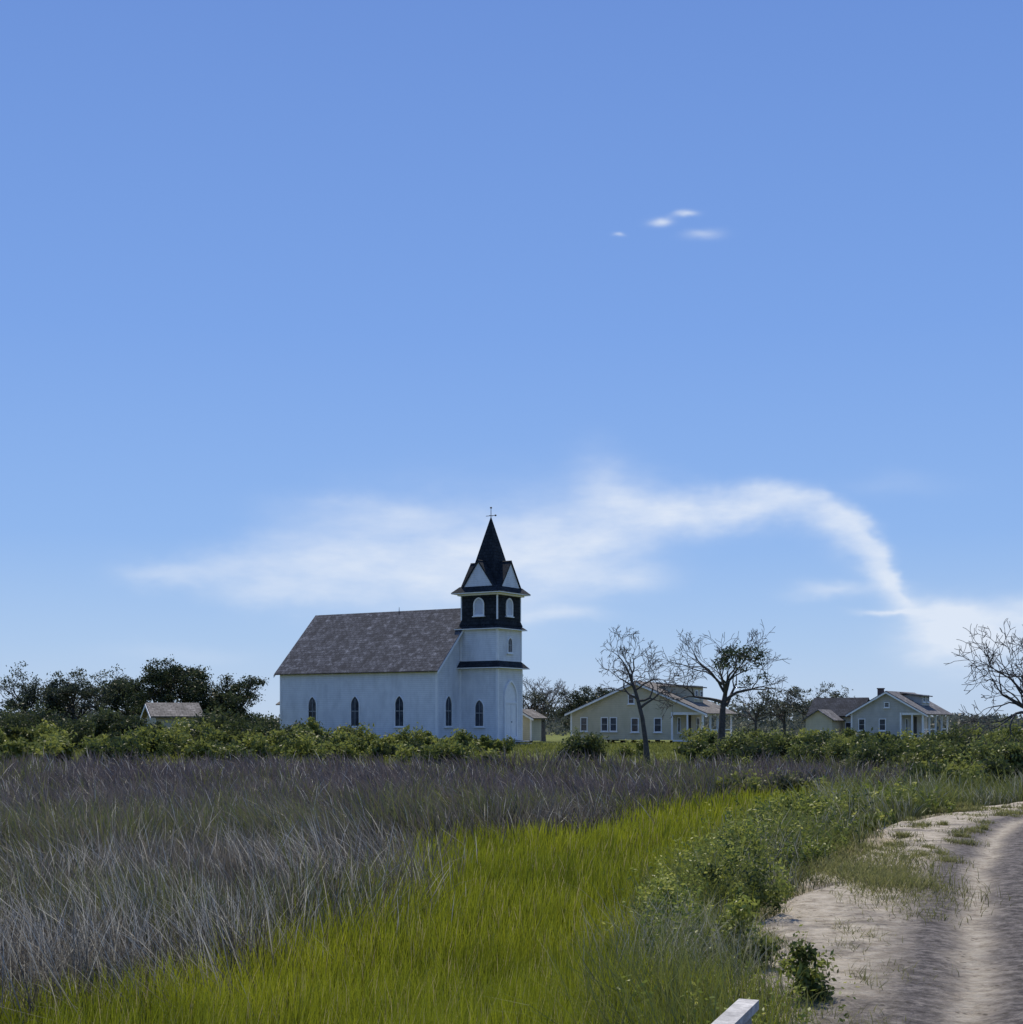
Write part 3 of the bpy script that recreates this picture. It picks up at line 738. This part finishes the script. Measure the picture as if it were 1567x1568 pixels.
# ------------------------------------------------------------ houses
def house(name,loc,rz,w,L,z0,ze,zr,mw,mr,porch=0,wins=(),dorm=True,chim=None,swins=()):
    H=empty(name,loc,rz)
    xr=-porch if porch else 0
    mb=MB()
    mb.slope([(-w,0,z0),(xr,0,z0),(xr,0,ze),(-w,0,ze)]); mb.slope([(xr,0,z0),(xr,L,z0),(xr,L,ze),(xr,0,ze)])
    mb.slope([(xr,L,z0),(-w,L,z0),(-w,L,ze),(xr,L,ze)]); mb.slope([(-w,L,z0),(-w,0,z0),(-w,0,ze),(-w,L,ze)])
    mb.slope([(-w,0,ze),(0,0,ze),(-w/2,0,zr)]); mb.slope([(0,L,ze),(-w,L,ze),(-w/2,L,zr)])
    mb.obj('walls',mw,H)
    mb=MB(); s=(zr-ze)/(w/2); o=.4
    mb.slab([(-w-o,-.35,ze-s*o+.08),(-w-o,L+.35,ze-s*o+.08),(-w/2,L+.35,zr+.08),(-w/2,-.35,zr+.08)],.1)
    mb.slab([(o,-.35,ze-s*o+.08),(o,L+.35,ze-s*o+.08),(-w/2,L+.35,zr+.08),(-w/2,-.35,zr+.08)],.1)
    if dorm:
        xa=-w/2*.80; xb=-w/2*.30; zt=ze+(zr-ze)*.98; yc=L*.5
        mb.slab([(xb+.25,yc-1.7,zt-.28),(xb+.25,yc+1.7,zt-.28),(xa-.3,yc+1.7,zt+.05),(xa-.3,yc-1.7,zt+.05)],.09)
    mb.obj('roof',mr,H)
    if dorm:
        mb=MB(); zf=ze+(zr-ze)*(.30)+.1
        mb.box((xa,yc-1.4,zf),(xb,yc+1.4,zt-.2)); mb.obj('dormer',mw,H)
        for k,yy in enumerate((-.75,.75)): window('dormer_window_%d'%k,H,(xb,yc+yy,zf+.3),(0,1,0),(1,0,0),.75,.65,0,.07,mull=(1,1))
    mb=MB()
    for sgn in (0,1):
        xs=-w-o if sgn==0 else o
        p=[(xs,-.36,ze-s*o-.15),(xs,-.36,ze-s*o+.0),(-w/2,-.36,zr+.0),(-w/2,-.36,zr-.17)]
        q=[(a,b-.03,c) for a,b,c in p]; mb.face(p);mb.face(q[::-1])
        for i in range(4): j=(i+1)%4; mb.face([p[i],q[i],q[j],p[j]])
    mb.box((-w-.03,-.03,z0),(-w+.12,-.003,ze)); mb.box((xr-.12,-.03,z0),(xr+.03,-.003,ze))
    if porch:
        mb.box((-porch+.01,0,z0-.12),(.02,L,z0-.01))
        mb.box((-porch+.04,.02,ze-.22),(0,.16,ze-.01)); mb.box((-.16,.163,ze-.22),(0,L,ze-.01))
        n=5
        for i in range(n):
            yy=.0+(L-.16)*i/(n-1); mb.box((-.15,yy+.0,z0),(-.01,yy+.14,ze-.223))
        mb.box((-porch*.55,.02,z0),(-porch*.55+.12,.14,ze-.223))
        for i in range(n-1):
            ya=(L-.16)*i/(n-1)+.15; yb=(L-.16)*(i+1)/(n-1)
            if i!=2: mb.box((-.1,ya,z0+.75),(-.05,yb,z0+.82))
        for k in range(3): mb.box((.03+k*.3,L*.52,z0-.2-k*.14),(.32+k*.3,L*.52+1.4,z0-.13-k*.14))
    mb.obj('trim_and_porch',m_trim,H)
    mb=MB()
    for xx in np.arange(-w+.1,0,w/5-.05):
        for yy in np.arange(.1,L,L/3-.15): mb.box((xx,yy,-.3),(xx+.35,yy+.35,z0-.13))
    mb.obj('piers',m_pier,H)
    for k,(xx,zz,ww,hh) in enumerate(wins): window('gable_window_%d'%k,H,(xx,0,zz),(1,0,0),(0,-1,0),ww,hh,0,.07,mull=(0,1))
    for k,(yy,zz,ww,hh) in enumerate(swins): window('side_window_%d'%k,H,(0,yy,zz),(0,1,0),(1,0,0),ww,hh,0,.07,mull=(0,1))
    if porch:
        for k,f in enumerate((.18,.8)): window('front_window_%d'%k,H,(xr,L*f,z0+.55),(0,1,0),(1,0,0),.9,1.25,0,.09,mull=(1,1))
        mb=MB(); mb.box((xr+.01,L*.47,z0),(xr+.05,L*.47+.9,z0+1.95)); mb.obj('front_door',m_pier,H)
    if chim:
        mb=MB(); mb.box((chim[0],chim[1],zr-1.2),(chim[0]+.5,chim[1]+.5,zr+chim[2])); mb.box((chim[0]-.05,chim[1]-.05,zr+chim[2]+.003),(chim[0]+.55,chim[1]+.55,zr+chim[2]+.1)); mb.obj('chimney',m_brick,H)
    return H
b=math.radians(23)
house('cream_cottage',(14.97,112,-.2),-b,11.05,9,.35,2.55,4.95,m_cream,m_hroof2,porch=2.5,
  wins=[(-9.9,1.0,.62,1.15),(-8.15,1.0,.62,1.15),(-7.4,1.0,.62,1.15),(-5.6,.95,.65,1.15),(-3.7,.95,.65,1.15),(-5.9,3.2,.55,.75)])
HB=house('grey_cottage',(37.0,129,-.35),-math.radians(30),6.6,9.5,.45,2.75,4.65,m_greyw,m_hroof,porch=2.0,wins=[(-5.6,1.1,.65,1.1),(-3.7,1.1,.65,1.1),(-3.3,3.2,.5,.5)],chim=(-4.9,2.6,.3))
mb=MB()
mb.box((-11.0,1.6,.3),(-6.61,5.6,2.5)); mb.obj('annex_walls',m_cream,HB)
mb=MB()
mb.slab([(-11.3,1.25,2.45),(-6.0,1.25,2.45),(-6.0,3.6,4.2),(-11.3,3.6,4.2)],.1); mb.slab([(-6.0,5.95,2.45),(-11.3,5.95,2.45),(-11.3,3.6,4.2),(-6.0,3.6,4.2)],.1)
mb.obj('annex_dark_roof',m_hroof3,HB)
mb=MB(); mb.slope([(-11.0,5.6,2.5),(-11.0,1.6,2.5),(-11.0,3.6,4.0)]); mb.obj('annex_gable',m_cream,HB)
window('annex_window',HB,(-7.3,1.6,.9),(1,0,0),(0,-1,0),.7,1.0,0,.08,mull=(0,1))
mb=MB(); mb.box((-10.4,-1.6,.3),(-7.9,1.59,2.2)); mb.slope([(-10.4,-1.6,2.2),(-7.9,-1.6,2.2),(-9.15,-1.6,3.0)]); mb.obj('wing_walls',m_cream,HB)
mb=MB(); mb.slab([(-10.7,-1.9,2.05),(-10.7,1.9,2.05),(-9.15,1.9,3.05),(-9.15,-1.9,3.05)],.08); mb.slab([(-7.6,-1.9,2.05),(-7.6,1.9,2.05),(-9.15,1.9,3.05),(-9.15,-1.9,3.05)],.08); mb.obj('wing_roof',m_hroof,HB)
house('garden_shed',(-21.3,86,-.1),-math.radians(66),2.8,2.5,.2,2.15,2.8,m_cream,m_hroof2,dorm=False,swins=[(1.6,1.0,.6,.7)])
house('storage_shed',(1.55,112,-.1),-math.radians(32),2.0,1.5,.2,2.1,2.6,m_cream,m_hroof2,dorm=False,wins=[])

GRl=empty('wooden_guard_rail',(1.05,6.0,0),0)
def plank(p0,p1,wd,th):
    p0=Vector(p0);p1=Vector(p1);d=(p1-p0).normalized();s=d.cross(Vector((0,0,1))).normalized();u=s.cross(d)
    c=[]
    for p in (p0,p1):
        c.append([p+s*wd/2*i+u*th/2*j for i,j in ((-1,-1),(1,-1),(1,1),(-1,1))])
    for i in range(4): j=(i+1)%4; mb.slope([c[0][i],c[0][j],c[1][j],c[1][i]])
    mb.slope(c[0][::-1]); mb.slope(c[1])
mb=MB(); plank((-.05,.05,.505),(-.85,-2.1,.505),.085,.04)
mb.obj('top_rail',m_oldwood,GRl,.006)
mb=MB(); mb.box((-.15,-.14,-.4),(-.07,-.06,.482)); mb.box((-.83,-1.95,-.4),(-.75,-1.87,.482)); mb.obj('posts',m_oldwood,GRl,.006)

# ------------------------------------------------------------ world
SA,SE=math.radians(-7),math.radians(56)
W=bpy.data.worlds.new('World'); scene.world=W; W.use_nodes=True; nt=W.node_tree; nt.nodes.clear()
out=N(nt,'ShaderNodeOutputWorld'); bg=N(nt,'ShaderNodeBackground'); bg.inputs[1].default_value=.1
sky=N(nt,'ShaderNodeTexSky',sky_type='NISHITA'); sky.sun_disc=False; sky.sun_elevation=SE; sky.sun_rotation=SA
sky.altitude=0; sky.air_density=1.0; sky.dust_density=.6; sky.ozone_density=3.0
tc=N(nt,'ShaderNodeTexCoord'); v=tc.outputs['Generated']
sp=N(nt,'ShaderNodeSeparateXYZ'); nt.links.new(v,sp.inputs[0])
az=M(nt,'MULTIPLY',M(nt,'ARCTAN2',sp.outputs[0],sp.outputs[1]),57.2958)
el=M(nt,'MULTIPLY',M(nt,'ARCSINE',sp.outputs[2]),57.2958)
cv=N(nt,'ShaderNodeCombineXYZ'); nt.links.new(az,cv.inputs[0]); nt.links.new(el,cv.inputs[1]); ae=cv.outputs[0]
w1=M(nt,'SUBTRACT',NOISE(nt,MAPV(nt,ae,(.22,.45,1)),1,4,.55),.5)
n2=N(nt,'ShaderNodeVectorMath',operation='ADD'); nt.links.new(ae,n2.inputs[0]); n2.inputs[1].default_value=(40,13,0)
w2=M(nt,'SUBTRACT',NOISE(nt,MAPV(nt,n2.outputs[0],(.25,.4,1)),1,4,.55),.5)
azw=M(nt,'ADD',az,M(nt,'MULTIPLY',w1,2.4)); elw=M(nt,'ADD',el,M(nt,'MULTIPLY',w2,2.2))
def curve(pts,vmax):
    n=N(nt,'ShaderNodeFloatCurve'); c=n.mapping.curves[0]
    P=[((a+25)/50,b_/vmax) for a,b_ in pts]
    while len(c.points)<len(P): c.points.new(.5,.5)
    for q,(a,b_) in zip(c.points,P): q.location=(a,b_); q.handle_type='AUTO_CLAMPED'
    n.mapping.update(); nt.links.new(M(nt,'MULTIPLY_ADD',azw,.02,.5,clamp=True),n.inputs['Value'])
    return M(nt,'MULTIPLY',n.outputs[0],vmax)
cc=curve([(-25,5.2),(-14,5.6),(-9.4,5.8),(-4.8,6.1),(-.6,6.5),(2,6.8),(4.6,7.8),(7.2,8.2),(10.2,8.4),(12.7,7.8),(14.2,6.6),(15.2,5.2),(16,4.0),(17.3,3.7),(25,3.8)],10)
tu=curve([(-25,.3),(-14,.6),(-9,1.6),(-4.8,2.1),(-.6,1.9),(3,1.8),(5,1.2),(10,.55),(13,.48),(15,.6),(17,.8),(25,1)],3)
td=curve([(-25,.3),(-14,.5),(-9,1.1),(-4.8,2.0),(-.6,2.3),(2,2.2),(4.6,1.6),(7.2,1.0),(10,.75),(13,.85),(15,1.3),(16,1.3),(25,1.5)],3)
am=curve([(-25,0),(-17,.0),(-14,.5),(-9,.72),(-4.8,.88),(-.6,.95),(3,.98),(7,1.),(12,1.),(14.5,1.0),(17,.95),(20,.95),(25,.3)],1)
dz=M(nt,'SUBTRACT',elw,cc); pos=M(nt,'GREATER_THAN',dz,0)
tt=M(nt,'ADD',M(nt,'MULTIPLY',tu,pos),M(nt,'MULTIPLY',td,M(nt,'SUBTRACT',1,pos)))
e_=M(nt,'DIVIDE',dz,M(nt,'MAXIMUM',tt,.05))
dens=M(nt,'MULTIPLY',am,M(nt,'POWER',2.718,M(nt,'MULTIPLY',M(nt,'MULTIPLY',e_,e_),-1)))
blobs=[(6.0,19.05,.38,.15,.85),(7.0,19.3,.42,.10,.7),(7.6,18.45,.65,.17,.5),(4.3,18.6,.2,.08,.6),(4.9,5.6,1.4,.5,.6),(1.6,4.2,1.8,.28,.5),(12.6,5.1,1.4,.32,.65),(14.6,4.15,1.0,.13,.9),(-13,2.6,2.5,.4,.18),(-9,4.9,2.5,.4,.3),(17.2,3.0,1.9,.9,.9),(3.5,9.4,1.3,1.0,.35),(15,9,2,.4,.12),(-5,8.2,3.5,.5,.25)]
for (a,b_,sa,sb,amp) in blobs:
    s=1 if b_<15 else .6
    az_=M(nt,'ADD',az,M(nt,'MULTIPLY',w1,2.0*s)); el_=M(nt,'ADD',el,M(nt,'MULTIPLY',w2,1.5*s))
    da=M(nt,'DIVIDE',M(nt,'SUBTRACT',az_,a),sa); de=M(nt,'DIVIDE',M(nt,'SUBTRACT',el_,b_),sb)
    g=M(nt,'POWER',2.718,M(nt,'MULTIPLY',M(nt,'ADD',M(nt,'MULTIPLY',da,da),M(nt,'MULTIPLY',de,de)),-1))
    dens=M(nt,'ADD',dens,M(nt,'MULTIPLY',g,amp))
fib=NOISE(nt,MAPV(nt,ae,(.35,1.0,1)),1,6,.55)
fac=M(nt,'MULTIPLY',dens,M(nt,'MULTIPLY_ADD',fib,1.35,.2),clamp=True)
fac=M(nt,'MULTIPLY',fac,.88)
tint=RAMP(nt,M(nt,'MULTIPLY',el,1/60,clamp=True),[(0,(.50,.645,.86)),(.05,(.38,.56,.86)),(.12,(.255,.45,.85)),(.25,(.185,.36,.80)),(.45,(.13,.27,.69)),(1,(.11,.22,.56))])
tint10=MIX(nt,1,tint,(10,10,10,1),'MULTIPLY')
skc=MIX(nt,.88,sky.outputs[0],tint10)
c=MIX(nt,fac,skc,(7.6,8.3,9.4,1))
nt.links.new(c,bg.inputs[0]); nt.links.new(bg.outputs[0],out.inputs[0])

sd=Vector((math.sin(SA)*math.cos(SE),math.cos(SA)*math.cos(SE),math.sin(SE)))
l=bpy.data.lights.new('sun','SUN'); l.energy=5.0; l.angle=math.radians(.5); l.color=(1,.94,.84)
lo=bpy.data.objects.new('sun',l); lo.rotation_euler=(-sd).to_track_quat('-Z','Y').to_euler(); lo.location=(0,0,50); COL.objects.link(lo)

cam=bpy.data.cameras.new('camera'); co=bpy.data.objects.new('camera',cam); COL.objects.link(co)
co.location=(0,0,1.7); co.rotation_euler=(math.radians(90),0,0)
cam.lens=50.5; cam.sensor_width=36; cam.shift_y=.2034; cam.clip_end=9000; cam.clip_start=.05
scene.camera=co
scene.view_settings.view_transform='Standard'; scene.view_settings.look='None'; scene.view_settings.exposure=0
